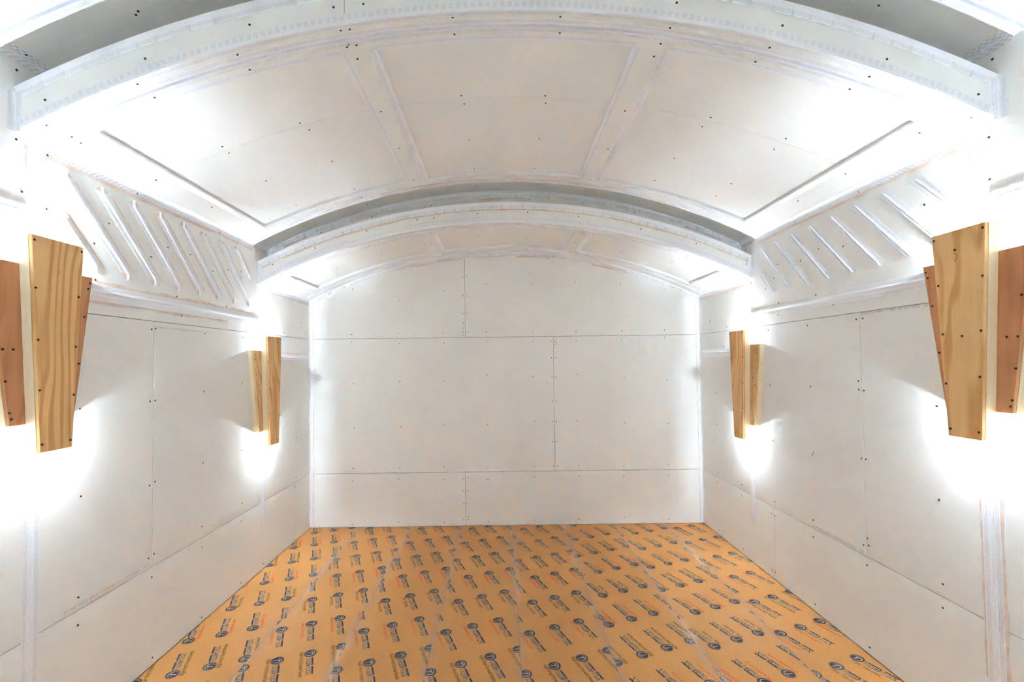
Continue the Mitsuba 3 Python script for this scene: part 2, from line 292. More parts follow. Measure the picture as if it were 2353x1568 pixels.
sheetsR = wall('wall_right', 'bare drywall side wall with the short seam in its bottom row of sheets', 0, XR, -1,
               [(0, 0.4807, [YREAR, 0.755, 3.195, YB]), (0.4807, 1.70, [YREAR, -0.055, 2.384, YB]), (1.70, 2.92, [YREAR, 1.027, 3.467, YB]), (2.92, 3.4, [YREAR, YB])], RIGHT_SCREWS)
sheetsB = wall('wall_back', 'bare drywall end wall under the arched ceiling, three rows of sheets with black screws', 1, YB, -1,
               [(0, 0.4807, [XL, -0.339, XR]), (0.4807, 1.70, [XL, 0.474, XR]), (1.70, 2.56, [XL, -0.326, XR])], BACK_SCREWS)
wall('wall_rear', 'bare drywall wall behind the viewer', 1, YREAR, 1, [(0, 1.7, [XL, XR]), (1.7, 3.4, [XL, 0.3, XR])], [])
struct('floor', 'floor of the room, hidden under taped brown cardboard')
part('floor', 'subfloor', S(boxm(XL - .06, XR + .06, 1.2, YB + .05, -0.06, -0.0035), 'subfloor'))
part('floor', 'bare_slab', S(boxm(XL, XR, YREAR, 1.1985, -0.06, -0.0005), 'concrete'))

# faint upside-down print along the edges of the wall sheets
def ink(parent, text, o, ax, ay, nz, height, length, bsdf='grey_ink', depth=0.0002, bold=False, name='print', label=None):
    m = meshkit.text_mesh(text, height, depth, bold)
    v = m.vertices.copy(); v[:, 0] -= v[:, 0].min(); v[:, 0] *= length / v[:, 0].max()
    w = np.asarray(o) + v[:, :1] * np.asarray(ax) + v[:, 1:2] * np.asarray(ay) + v[:, 2:] * np.asarray(nz)
    part(parent, name, S(trimesh.Trimesh(w, m.faces, process=False), bsdf), label)
TXT = '1/2"   FOR USE ON WALLS AND CEILINGS'
up = lambda sheets, y, z: owner(sheets, y, z)
ink(up(sheetsL, 2.6, 1.68), TXT, (XL, 2.835, 1.676), (0, -1, 0), (0, 0, -1), (1, 0, 0), 0.010, 0.445, name='print', label='faint grey upside-down print')
ink(up(sheetsL, 2.2, 0.5), TXT, (XL, 2.36, 0.507), (0, -1, 0), (0, 0, -1), (1, 0, 0), 0.011, 0.46, label='faint grey upside-down print')
ink(up(sheetsR, 2.2, 1.68), TXT, (XR, 1.985, 1.697), (0, 1, 0), (0, 0, -1), (-1, 0, 0), 0.010, 0.385, label='faint grey upside-down print')
ink(up(sheetsR, 2.5, 0.5), TXT, (XR, 2.40, 0.500), (0, 1, 0), (0, 0, -1), (-1, 0, 0), 0.010, 0.40, label='faint grey upside-down print')

# ---------------------------------------------------------------- ceiling: three stepped barrel vaults
struct('ceiling', 'stepped barrel vault of drywall with three shallow coffers in each bay')
A1, A2, A3 = math.radians(7.5), math.radians(9.63), math.radians(24.4)
deg = math.radians
def scr(key, k, r, pts, t0=-90, t1=90, y0=-9, y1=9):
    for t, y in pts:
        if t0 < t < t1 and y0 < y < y1:
            a = deg(t); screw(key, cyl(a, y, k, r), (-math.sin(a), 0, -math.cos(a)))
def bay(k, y0, y1, cuts, ca, cb, f0, f1, pan, frm, groove=None, groove2=None):
    cuts = [cuts[0] + (.0165 if k < 2 else 0)] + cuts[1:]
    for a, b in zip(cuts[:-1], cuts[1:]):
        key = part('ceiling', 'vault_sheet', S(vault(k, None, None, a + (0.001 if a > y0 else 0), b - (0.001 if b < y1 else 0), RB, RB + .0127), 'drywall_paper'))
        scr(key, k, RB, pan, y0=a, y1=b)
    part('ceiling', 'vault_backing', S(vault(k, None, None, cuts[0], y1, RB + .013, RB + .06), 'joint_dark'))
    segs = [(f0, ca)] if groove is None else [(f0, groove[0]), (groove[1], ca)]
    for a, b in segs: scr(part('ceiling', 'soffit_board', S(vault(k, None, None, a, b, RF, RB - .0002), 'drywall_paper')), k, RF, frm, y0=a, y1=b)
    segs = [(cb, f1)] if groove2 is None else [(cb, groove2[0]), (groove2[1], f1)]
    for a, b in segs: scr(part('ceiling', 'soffit_board', S(vault(k, None, None, a, b, RF, RB - .0002), 'drywall_paper')), k, RF, frm, y0=a, y1=b)
    for s in (-1, 1):
        lo, hi = (None, -A3) if s < 0 else (A3, None)
        scr(part('ceiling', 'side_board', S(vault(k, lo, hi, ca + .0008, cb - .0008, RF, RB - .0002, n=8), 'drywall_paper')), k, RF, frm, *((-90, -24.4) if s < 0 else (24.4, 90)), ca, cb)
        a, b = (-A2, -A1) if s < 0 else (A1, A2)
        scr(part('ceiling', 'rib_board', S(vault(k, a, b, ca + .0008, cb - .0008, RF, RB - .0002, n=8), 'drywall_paper')), k, RF, frm, math.degrees(a), math.degrees(b), ca, cb)
GR = {0: (3.452, 3.464), 1: (1.7575, 1.7725)}
bay(0, 3.388, YB, [3.388, YB], 3.53, 4.11, 3.4042, YB, FAR_PANEL_SCREWS, FAR_FRAME_SCREWS)
bay(1, 1.684, 3.558, [1.684, 2.283, 3.558], 1.8465, 3.18, 1.7002, EDGE[1], PANEL_SCREWS + RECESS_SCREWS, FRAME_SCREWS, groove=GR[1])
bay(2, YREAR, 1.858, [YREAR, 0.6, 1.858], 0.14, 1.48, -0.01, EDGE[2], NEAR_RECESS_SCREWS, [], groove2=(1.582, 1.597))
def board_pair(name, y0, y1, klo, rlo, khi, rhi, cut, pts):
    for a, b in ((XL, cut - .001), (cut + .001, XR)):
        key = part('ceiling', name, S(plate(y0, y1, klo, rlo, khi, rhi, a, b), 'drywall_paper'))
        for x, z in pts:
            if a < x < b: screw(key, (x, y0, z), (0, -1, 0))
board_pair('fascia_board', FASCIA[0], FASCIA[0] + .016, 0, RF, 0, TOP, -0.55, FAR_FASCIA_SCREWS)
board_pair('fascia_board', FASCIA[1], FASCIA[1] + .016, 1, RF, 1, TOP, -0.552, FASCIA_SCREWS)
board_pair('cove_board', COVE[0], COVE[0] + .0145, 0, RB + .0605, 1, RB - .0005, -0.531, COVE_SCREWS)
board_pair('cove_board', COVE[1], COVE[1] + .0145, 1, RB + .0605, 2, RB - .0005, -0.531, [])

# ---------------------------------------------------------------- vinyl drywall beads
BAYN = {0: 'far', 1: 'middle', 2: 'near'}
VAULT = {0: 'the small far vault', 1: 'the large vault', 2: 'the vault overhead'}
SIDE = {-1: 'left', 1: 'right'}
def notch_section(s0, s1, w=0.0022): return [(s0, 0, 2), (s1, 0, 2), (s1, w * .6, 2), (s1 - .0008, w, 2), (s0 + .0008, w, 2), (s0, w * .6, 2)]

# toothed beads along the top edge of the fascias
def toothed(k, teeth, lab, stained):
    y = FASCIA[k]
    t, P, rad = arc_path(k, TOP, y)
    key = thing('toothed_bead', lab, 'drywall bead')
    # nose: solid front, folded over the top of the fascia
    sec = [(-.020, 0, 2), (-.020, .0016, 2), (.0005, .0022, 2), (.0022, .001, 2), (.0022, -.030, 2), (.0007, -.030, 2), (.0007, 0, 2)]
    part(key, 'nose', strip(P, rad, (0, -1, 0), sec))
    if stained:
        part(key, 'adhesive_smear', smear(P, rad, (0, -1, 0), -.022, -.060, 31 + k, amp=.18), 'pinkish adhesive showing between and below the teeth')
    arc = lambda a: a / TOP
    for a, b in teeth:
        ta, tb = a, b; w = (tb - ta) * TOP; m = .006 if stained else .004
        q = [(-w / 2 + .0006, -.0195), (w / 2 - .0006, -.0195), (w / 2 - m, -.047), (-w / 2 + m, -.047)]
        tc = (ta + tb) / 2; n = max(2, int(w / .03) + 1)
        xs = np.linspace(0, 1, n)
        top = q[0][0] + (q[1][0] - q[0][0]) * xs; bot = q[3][0] + (q[2][0] - q[3][0]) * xs
        rings, uvs = [], []
        for xt, xb in zip(top, bot):
            pt = cyl(tc + xt / TOP, y, k, TOP - .0195); pb = cyl(tc + xb / TOP, y, k, TOP - .047)
            rings.append([pt + (0, -.0004, 0), pb + (0, -.0004, 0), pb + (0, -.0018, 0), pt + (0, -.0018, 0)])
            uvs.append([(2.01, xt), (2.02, xb), (0.0265, (tb + ta) * TOP / 2 + xb), (0.0005, (tb + ta) * TOP / 2 + xt)])
        m3 = grid_solid(np.array(rings))
        part(key, 'tooth', mikit.ply(m3, 'vinyl', uv=np.array(uvs).reshape(-1, 2)))
rng = np.random.default_rng(5)
def tooth_edges(t0, t1, w0, w1, k):
    t, out = t0, []
    while t < t1 - 0.3 * w0 / TOP:
        w = rng.uniform(w0, w1) / TOP; out.append((t, min(t + w, t1))); t += w
    return out
toothed(1, tooth_edges(-thw(TOP) + .004, thw(TOP) - .004, .062, .090, 1), 'white toothed bead along the top edge of the nearest arched fascia, clean between its teeth', False)
toothed(0, tooth_edges(-thw(TOP) + .004, thw(TOP) - .004, .055, .082, 0), 'white toothed bead along the top of the far arched fascia, pink adhesive in its gaps', True)

# tabbed beads: a row of small tabs on an upright face, a nose, and for the fascias a perforated flange on the soffit
def tabbed(k, y, r, down, pitch, tab, solid, lab, single, soffit=True, stain=None, cuts=0.0028):
    """down: +1 the tabs stand above the edge (fascias), -1 they hang below it (inside corners)."""
    t, P, rad = arc_path(k, r, y)
    key = thing('tabbed_bead', lab, 'drywall bead')
    if down > 0:
        sec = [(solid, 0, 2), (solid, .0018, 2), (-.0008, .0022, 2), (-.0024, .0012, 2), (-.0024, -.004, 2), (-.0001, -.004, 2), (-.0001, 0, 2)]
        part(key, 'nose', strip(P, rad, (0, -1, 0), sec))
    else:
        sec = [(0, 0, 2), (0, .0045, 2), (-.004, .0045, 2), (-solid, .0018, 2), (-solid, 0, 2)]
        part(key, 'nose', strip(P, rad, (0, -1, 0), sec))
    if soffit:
        tt, PP, rr = arc_path(k, RF, y)
        part(key, 'flange', strip(PP, (0, 1, 0), -rr, [(.0030, 0, 2), (.0260, 0, 2), (.0260, .0013, 0), (.0030, .0013, 2)]))
    n = int((t[-1] - t[0]) * r / pitch); allv, allu = [], []
    for j in range(n):
        tc = t[0] + (j + .5) * (t[-1] - t[0]) / n; hw = ((t[-1] - t[0]) / n * r - cuts) / 2
        if down > 0: s0, s1 = solid - .0005, solid + tab
        else: s0, s1 = -solid + .0005, -solid - tab
        ring, uv = [], []
        for x in (-hw, hw):
            pa, pb = cyl(tc + x / r, y, k, r + s0), cyl(tc + x / r, y, k, r + s1)
            ring.append([pa + (0, -.0002, 0), pb + (0, -.0002, 0), pb + (0, -.0020, 0), pa + (0, -.0020, 0)])
            uv.append([(2.01, x + .012), (2.01, x + .012), (3 + tab, x + .012), (3.0005, x + .012)])
        ring = np.array(ring)
        if single: part(key, 'tab', mikit.ply(grid_solid(ring), 'vinyl', uv=np.array(uv).reshape(-1, 2)))
        else: allv.append(grid_solid(ring)); allu.append(np.array(uv).reshape(-1, 2))
    if not single:
        part(key, 'tabs', mikit.ply(trimesh.util.concatenate(allv), 'vinyl', uv=np.vstack(allu)), 'row of small perforated tabs', 'stuff')
    if stain:
        for a, b, lo, hi, sd in stain:
            i = slice(int(a * len(P)), int(b * len(P)))
            part(key, 'adhesive_smear', smear(P[i], rad[i], (0, -1, 0), lo, hi, sd), 'thin pinkish smear of adhesive')
tabbed(1, FASCIA[1], RF, 1, .0262, .0255, .0070, 'white tabbed bead along the bottom edge of the nearest arched fascia', True)
tabbed(0, FASCIA[0], RF, 1, .0262, .0265, .0125, 'white tabbed bead along the bottom edge of the far arched fascia', False, stain=[(.3, .46, .0385, .0425, 3), (.05, .2, .0385, .043, 4)])
tabbed(0, COVE[0], RF + STEP + .0, -1, .0250, .0270, .0120, 'white tabbed bead in the inner corner of the dark recess behind the far fascia', False, soffit=False,
       stain=[(.45, .55, -.039, -.050, 5), (.18, .3, -.039, -.047, 6), (.03, .1, -.039, -.052, 7), (.88, .97, -.039, -.05, 8)])
tabbed(0, YB, RF, -1, .0218, .0225, .0110, 'white tabbed bead where the arched far ceiling meets the end wall', False, soffit=False,
       stain=[(.28, .4, -.034, -.042, 9), (.53, .62, -.034, -.046, 10), (.72, .82, -.034, -.050, 12), (.42, .5, -.034, -.04, 13)])

# reveal beads round the vaults: perforated flange, sunk channel, perforated flange
def reveal_arc(k, y0, y1, lab):
    tt, P, rr = arc_path(k, RF, (y0 + y1) / 2)
    h = (y1 - y0) / 2
    key = thing('reveal_bead', lab, 'drywall bead')
    part(key, 'flange', strip(P, (0, 1, 0), -rr, [(-h - .030, 0, 2), (-h - .005, 0, 2), (-h - .005, .0013, 0), (-h - .030, .0013, 2)]))
    part(key, 'flange', strip(P, (0, 1, 0), -rr, [(h + .004, 0, 2), (h + .024, 0, 2), (h + .024, .0013, 0), (h + .004, .0013, 2)]))
    g = -.0135
    sec = [(-h - .005, 0, 2), (-h - .005, .002, 2), (-h + .0008, .002, 2), (-h + .0008, g, 2), (h - .0008, g, 2), (h - .0008, .002, 2), (h + .005, .002, 2), (h + .005, 0, 2), (h, 0, 2), (h, g - .0012, 2), (-h, g - .0012, 2), (-h, 0, 2)]
    part(key, 'channel', strip(P, (0, 1, 0), -rr, sec))
reveal_arc(1, *GR[1], 'white perforated reveal bead with a sunken channel arching behind the nearest fascia')
reveal_arc(2, 1.582, 1.597, 'white perforated reveal bead at the far edge of the vault overhead')
def arc_trim(name, k, r, yc, sections, lab):
    tt, P, rr = arc_path(k, r, yc)
    key = thing(name, lab, 'drywall bead')
    for nm, sec in sections: part(key, nm, strip(P, (0, 1, 0), -rr, sec))
    return key, P, rr
key, P, rr = arc_trim('edge_bead', 1, RF, EDGE[1], [('nose', [(-.014, 0, 2), (-.014, .0012, 2), (-.008, .0012, 2), (-.007, .003, 2), (.0022, .003, 2), (.0022, -.0155, 2), (.0004, -.0155, 2), (.0004, 0, 2)]), ('flange', flange(-.042, -.016))],
                      'white edge bead closing the far edge of the large coffered vault')
part(key, 'adhesive_smear', smear(P[45:80], (0, 1, 0), -rr[45:80], -.043, -.056, 41), 'pinkish adhesive film')
part(key, 'adhesive_smear', smear(P[88:125], (0, 1, 0), -rr[88:125], -.043, -.053, 42), 'pinkish adhesive film')
arc_trim('edge_bead', 2, RF, EDGE[2], [('nose', [(-.0032, 0, 2), (-.0032, .0012, 2), (-.002, .003, 2), (.0022, .003, 2), (.0022, -.0155, 2), (.0004, -.0155, 2), (.0004, 0, 2)])], 'white edge bead closing the far edge of the vault overhead')
key, P, rr = arc_trim('edge_bead', 0, RF, 3.405, [('flange', flange(.024, .050)), ('ridge', notch_section(.050, .056, .003)), ('lower_flange', flange(.058, .080))],
                      'white flat bead on the soffit just behind the far fascia')
part(key, 'adhesive_smear', smear(P[30:95], (0, 1, 0), -rr[30:95], .024, .018, 43), 'pinkish adhesive film')
key, P, rr = arc_trim('edge_bead', 0, RF, YB, [('flange', flange(-.135, -.108)), ('ridge', notch_section(-.106, -.098, .003))], 'white flat bead on the soffit along the end wall')

# coffer beads: one on each side of every coffer, its nose turned up into the recess
CB = [('flange', flange(.006, .031)), ('nose', [(.0065, 0, 2), (.0065, .0024, 2), (-.0006, .0028, 2), (-.0022, .0014, 2), (-.0022, -.0150, 2), (-.0004, -.0150, 2), (-.0004, 0, 2)])]
CN = {-1: 'left', 0: 'middle', 1: 'right'}
def coffers(k, ca, cb):
    for c, (a, b) in {-1: (-A3, -A2), 0: (-A1, A1), 1: (A2, A3)}.items():
        e = .002 / RF
        tt, P, rr = arc_path(k, RF, ca, a - e, b + e, 40)
        _, P2, _ = arc_path(k, RF, cb, a - e, b + e, 40)
        where = f'{CN[c]} coffer of {VAULT[k]}'
        for nm, PP, sd in (('nearer edge', P, (0, -1, 0)), ('far edge', P2, (0, 1, 0))):
            key = thing('coffer_bead', f'white perforated bead on the {nm} of the {where}', 'drywall bead')
            for n2, sec in CB: part(key, n2, strip(PP, sd, -rr, sec))
        for s, th in ((-1, a), (1, b)):
            y = np.linspace(ca - .002, cb + .002, 2); PP = cyl(np.full(2, th), y, k, RF)
            tan = np.array([math.cos(th), 0, -math.sin(th)]) * s; nr = -np.array([math.sin(th), 0, math.cos(th)])
            key = thing('coffer_bead', f'white perforated bead on the {SIDE[s]}-hand side of the {where}', 'drywall bead')
            for n2, sec in CB: part(key, n2, strip(PP, tan, nr, sec))
coffers(0, 3.53, 4.11); coffers(1, 1.8465, 3.18); coffers(2, 0.14, 1.48)

# slotted inside-corner beads between the vaults and the side walls
def corner_along(k, r, y0, y1, s, lab, stain=0, w=.0275):
    X = XL if s < 0 else XR; t = s * thw(r); z = zc(k) + r * math.cos(t)
    y = np.linspace(y0, y1, 40); P = np.stack([np.full(40, X), y, np.full(40, z)], -1)
    key = thing('slotted_bead', lab, 'drywall bead')
    nin = np.array([-s, 0, 0.0])
    part(key, 'wall_leg', strip(P, (0, 0, -1), nin, [(.004, 0, 2), (w, 0, 2), (w, .0013, 1), (.004, .0013, 2)]))
    tan = np.array([-s * math.cos(t), 0, s * math.sin(t)]); nr = -np.array([math.sin(t), 0, math.cos(t)])
    part(key, 'ceiling_leg', strip(P, tan, nr, [(.004, 0, 2), (w, 0, 2), (w, .0013, 1), (.004, .0013, 2)]))
    part(key, 'corner', strip(P, (0, 0, -1), nin, [(0, 0, 2), (.0055, 0, 2), (.0055, .0018, 2), (.0035, .0035, 2), (-.0022, .0055, 2)]))
    if stain: part(key, 'adhesive_smear', smear(P, (0, 0, -1), nin, w - .002, w + .017, stain, amp=.4), 'uneven pinkish adhesive along its lower edge')
for s in (-1, 1):
    wd = SIDE[s]
    corner_along(1, RF, 1.789, EDGE[1] - .002, s, f'long slotted corner bead between the large coffered vault and the {wd} wall', 51 + s)
    corner_along(1, RF, FASCIA[1] + .036, 1.742, s, f'short slotted bead at the {wd} foot of the nearest fascia')
    corner_along(1, RB, EDGE[1] + .003, COVE[0], s, f'short slotted corner bead at the {wd} end of the far dark recess', 61 + s)
    corner_along(2, RB, EDGE[2] + .003, COVE[1], s, f'slotted corner bead at the {wd} end of the grey recess above the nearest fascia')
    corner_along(0, RF, 3.50, YB, s, f'slotted corner bead between the small far vault and the {wd} wall', 71 + s)
    corner_along(0, RF, FASCIA[0] + .036, 3.435, s, f'short slotted bead at the {wd} foot of the far fascia')
    corner_along(2, RF, 0.2, 1.56, s, f'slotted corner bead between the vault overhead and the {wd} wall')

# straight beads: path from a to b on a wall
def on_wall(s, y, z): return np.array([XL if s < 0 else XR, y, z])
def straight(name, lab, s, a, b, sections, group=None, cat='drywall bead'):
    key = thing(name, lab, cat, group)
    a, b = np.array(a, float), np.array(b, float); d = (b - a) / np.linalg.norm(b - a)
    n = np.array([-s, 0, 0.0]); sd = np.cross(n, d)
    P = np.linspace(a, b, 12)
    for nm, sec in sections: part(key, nm, strip(P, sd, n, sec))
    return key, P, sd, n
for s in (-1, 1):
    # upright inside corners: side wall / end wall, side wall / fascias and coves
    for (y, z0, z1, where, st) in ((YB, 0.004, 2.046, 'the end wall', 1), (FASCIA[0], 2.054, 2.196, 'the far fascia', 0), (FASCIA[1], 2.322, 2.466, 'the nearest fascia', 0), (COVE[0], 2.23, 2.32, 'the back of the far recess', 0)):
        key = thing('corner_bead', f'upright white corner bead between the {SIDE[s]} wall and {where}', 'drywall bead')
        P = np.linspace(on_wall(s, y, z0), on_wall(s, y, z1), 12); nin = np.array([-s, 0, 0.0])
        part(key, 'wall_leg', strip(P, (0, -1, 0), nin, [(.004, 0, 2), (.026, 0, 2), (.026, .0013, 0), (.004, .0013, 2)]))
        part(key, 'face_leg', strip(P, nin, (0, -1, 0), [(.004, 0, 2), (.026, 0, 2), (.026, .0032 if z1 - z0 < .3 else .0013, 0), (.004, .0032 if z1 - z0 < .3 else .0013, 2)]))
        part(key, 'corner', strip(P, (0, -1, 0), nin, [(0, 0, 2), (.007, 0, 2), (.007, .0018, 2), (.0035, .0045, 2), (0, .007, 2)]))
        if st:
            part(key, 'adhesive_smear', smear(P, nin, (0, -1, 0), .025, .033, 81 + s), 'thin tan line of adhesive')
            part(key, 'adhesive_smear', smear(P, (0, -1, 0), nin, .025, .032, 85 + s), 'thin tan line of adhesive')
REV = [('flange', flange(.009, .033)), ('flange', flange(-.033, -.009)),
       ('channel', [(-.0095, 0, 2), (.0095, 0, 2), (.0095, .0026, 2), (.0060, .0026, 2), (.0045, .0007, 2), (-.0045, .0007, 2), (-.0060, .0026, 2), (-.0095, .0026, 2)])]
for s in (-1, 1):
    for k, yv, z0 in ((1, 1.766 if s < 0 else 1.770, .245), (0, 3.463 if s < 0 else 3.450, .305)):
        z1 = 2.315 if k else 2.046
        key, P, sd, n = straight('reveal_bead', f'upright reveal bead behind the {"near" if k else "far"} wall sconce on the {SIDE[s]} wall, perforated on both sides', s, on_wall(s, yv, z0), on_wall(s, yv, z1), REV)
        if k:
            Q = np.linspace(on_wall(s, yv, 2.0), on_wall(s, yv, 2.30), 30)
            if s < 0:
                part(key, 'adhesive_smear', smear(Q, sd, n, .032, .047, 90), 'pinkish adhesive film'); part(key, 'adhesive_smear', smear(Q, -sd, n, .032, .044, 91), 'pinkish adhesive film')
            else:
                Q = np.linspace(on_wall(s, yv, .27), on_wall(s, yv, .95), 40)
                part(key, 'adhesive_smear', smear(Q, sd, n, .032, .042, 92), 'pinkish adhesive film'); part(key, 'adhesive_smear', smear(Q, -sd, n, .032, .047, 93), 'pinkish adhesive film')
        else:
            Q = np.linspace(on_wall(s, yv, 1.8), on_wall(s, yv, 2.03), 20)
            part(key, 'adhesive_smear', smear(Q, sd, n, .032, .037, 94), 'pinkish adhesive film')
        if k and s > 0:
            part(key, 'torn_end', strip(np.array([on_wall(s, yv, z0 + .004), on_wall(s, yv, z0 - .03) + (-.012, 0, 0)]), (0, 1, 0), (-1, 0, 0), [(-.028, 0, 2), (.02, .002, 2), (.02, .0035, 2), (-.028, .0015, 2)], 'vinyl_plain'), 'torn end hanging off the wall')
# chair-rail beads: flange, round nose, cove, flange
RAIL = [('flange', flange(.026, .049)), ('nose', [(.014, 0, 2), (.026, 0, 2), (.026, .002, 2), (.0235, .0055, 2), (.019, .0065, 2), (.0155, .005, 2), (.014, .002, 2)]),
        ('cove', [(-.002, 0, 2), (.014, 0, 2), (.014, .003, 2), (.010, .0012, 2), (.004, .0010, 2), (-.002, .0022, 2)]), ('flange', flange(-.020, -.002))]
for s in (-1, 1):
    for k, y0, y1 in ((1, 1.803, 3.425), (0, 3.50, 4.252), (2, -1.6, 1.732)):
        z = 1.780 + STEP * (k - 1) + (.001 if s > 0 else 0)
        a, b = on_wall(s, y0, z), on_wall(s, y1, z)
        if s > 0: a, b = b, a      # keeps the nose uppermost on both walls
        where = {1: 'between the two sconces', 0: 'between the far sconce and the end wall', 2: 'from the near sconce towards the viewer'}[k]
        key, P, sd, n = straight('chair_rail_bead', f'level white rail bead on the {SIDE[s]} wall {where}', s, a, b, RAIL)
        Q = np.linspace(a, b, 120); up_ = np.array([0, 0, 1.0])
        if s < 0 and k == 1:
            part(key, 'adhesive_smear', smear(Q[8:], up_, n, .047, .068, 101, amp=.6), 'uneven pinkish adhesive above the bead'); part(key, 'adhesive_smear', smear(Q[4:90], -up_, n, .018, .036, 102, amp=.5), 'uneven pinkish adhesive below the bead')
        if s < 0 and k == 0: part(key, 'adhesive_smear', smear(Q[20:], up_, n, .047, .057, 103), 'pinkish adhesive above the bead')

# ---------------------------------------------------------------- diagonal beads between ceiling and rail
ZT, ZB_, PITCH_ = 2.240, 1.909, 0.1768
def clip_strip(sec_key, s, y_top, side_sign):
    """Corner points (y, z) of the sloping strip of width w offset sec_key = (o0, o1) along the wall, cut by the panel's ends."""
    o0, o1 = sec_key
    pol = Polygon([(y_top + o0, ZT), (y_top + o1, ZT), (y_top + o1 + side_sign * (ZT - ZB_) * .975, ZB_), (y_top + o0 + side_sign * (ZT - ZB_) * .975, ZB_)])
    return pol.intersection(sbox(1.889, 1.8, 3.284 if s < 0 else 3.272, 2.4))
ORD = ['first', 'second', 'third', 'fourth', 'fifth', 'sixth', 'seventh', 'eighth', 'ninth']
def film(key, pol, s, h=.0004):
    for g in getattr(pol, 'geoms', [pol]):
        if g.area > 1e-6:
            part(key, 'adhesive_smear', flat_poly(g, (XL if s < 0 else XR, 0, 0), (0, 1, 0), (0, 0, 1), (-s, 0, 0), h, 'adhesive'), 'pinkish adhesive showing round the bead')
def slanted(key, nm, s, yt, o0, o1, sg, h0, h1, bsdf, perf=None):
    pol = clip_strip((o0, o1), s, yt, sg)
    if pol.area < 1e-7: return
    m = trimesh.creation.extrude_polygon(pol, h1 - h0, engine='earcut')
    v = m.vertices; X = XL if s < 0 else XR
    w = np.stack([X - s * (v[:, 2] + h0), v[:, 0], v[:, 1]], -1)
    m = trimesh.Trimesh(w, m.faces, process=False)
    if perf is None: part(key, nm, S(m, bsdf)); return
    along = np.array([sg, -1.0]) / math.sqrt(2); across = np.array([1.0, sg]) / math.sqrt(2)
    pv = v[:, :2] - np.array([yt + o0, ZT])
    uv = np.stack([np.clip(np.abs(pv @ across), 0, .2) + perf, pv @ along + 2], -1)
    part(key, nm, mikit.ply(m, bsdf, uv=uv))
for s in (-1, 1):
    for i in range(9):
        if s < 0:
            yt, sg = 1.887 + PITCH_ * (i - 1), 1; ridge = (-.007, .007)
            lab = f'{ORD[i]} diagonal ridged bead from the near sconce on the left wall, ' + ('half hidden' if i == 0 else 'cut short' if i == 8 else 'pink adhesive round it')
            grp = 'diagonal beads on the left wall'
        else:
            yt, sg = 2.036 + PITCH_ * i + .003, -1; ridge = (-.004, .004)
            lab = f'{ORD[i]} diagonal grooved bead from the near sconce on the right wall, ' + ('bleached by light' if i == 0 else 'partly hidden' if i == 1 else 'a short stub' if i == 8 else 'cleanly fixed')
            grp = 'diagonal beads on the right wall'
        key = thing('diagonal_bead', lab, 'drywall bead', grp)
        if s < 0:
            slanted(key, 'flange', s, yt, -.038, -.007, sg, 0.0004, .0017, 'vinyl', 0.0); slanted(key, 'flange', s, yt, .007, .038, sg, 0.0004, .0017, 'vinyl', 0.0)
            slanted(key, 'ridge_foot', s, yt, -.009, .009, sg, .0003, .0030, 'vinyl_plain'); slanted(key, 'ridge', s, yt, -.0045, .0045, sg, .0028, .0060, 'vinyl_plain')
            wob = lambda a: rng.uniform(.6, 1.5) * a
            y0, z0 = yt + (ZT - ZB_) * .975, ZB_
            sm = clip_strip((-.038 - wob(.006), -.037), s, yt, sg).union(clip_strip((.037, .038 + wob(.010)), s, yt, sg))
            film(key, sm, s, .0003)
            cut = sbox(1.889, 1.7, 3.284, 2.5)
            if i < 8:
                film(key, Polygon([(y0 - .036, z0), (y0 + .012, z0 - .002), (y0 + .006, z0 - .020), (y0 - .012, z0 - .036 * rng.uniform(.7, 1.1)), (y0 - .026, z0 - .024)]).intersection(cut), s)
                part(key, 'loose_end', strip(np.array([on_wall(s, y0 - .002, z0 + .006), on_wall(s, y0 + .001, z0 - .014), on_wall(s, y0 - .001, z0 - .031)]) + (.0035, 0, 0), (0, 1, 0), (1, 0, 0), [(-.0065, -.0028, 2), (.0065, -.0028, 2), (.0065, .0012, 2), (0, .0026, 2), (-.0065, .0012, 2)], 'vinyl_plain'), 'loose end of the ridge hanging past the flanges')
            if i > 0:
                film(key, Polygon([(yt - .034, ZT), (yt + .034, ZT - .004), (yt + .030, ZT + .004), (yt + .016, ZT + .020), (yt + .004, ZT + .012), (yt - .012, ZT + .026 * rng.uniform(.5, 1.1)), (yt - .028, ZT + .012)]).intersection(cut), s)
                part(key, 'loose_end', strip(np.array([on_wall(s, yt + .002, ZT - .006), on_wall(s, yt, ZT + .012), on_wall(s, yt + .002, ZT + .024)]) + (.0035, 0, 0), (0, 1, 0), (1, 0, 0), [(-.006, -.0028, 2), (.006, -.0028, 2), (.006, .0012, 2), (0, .0026, 2), (-.006, .0012, 2)], 'vinyl_plain'), 'loose end of the ridge standing past the flanges')
        else:
            slanted(key, 'flange', s, yt, -.040, -.008, sg, 0, .0013, 'vinyl', 0.0); slanted(key, 'flange', s, yt, .006, .040, sg, 0, .0013, 'vinyl', 0.0)
            slanted(key, 'lip', s, yt, -.011, -.0030, sg, 0, .0085, 'vinyl_plain'); slanted(key, 'lip', s, yt, .0030, .012, sg, 0, .0085, 'vinyl_plain')
            slanted(key, 'groove', s, yt, -.003, .003, sg, 0, .0004, 'vinyl_plain', None)
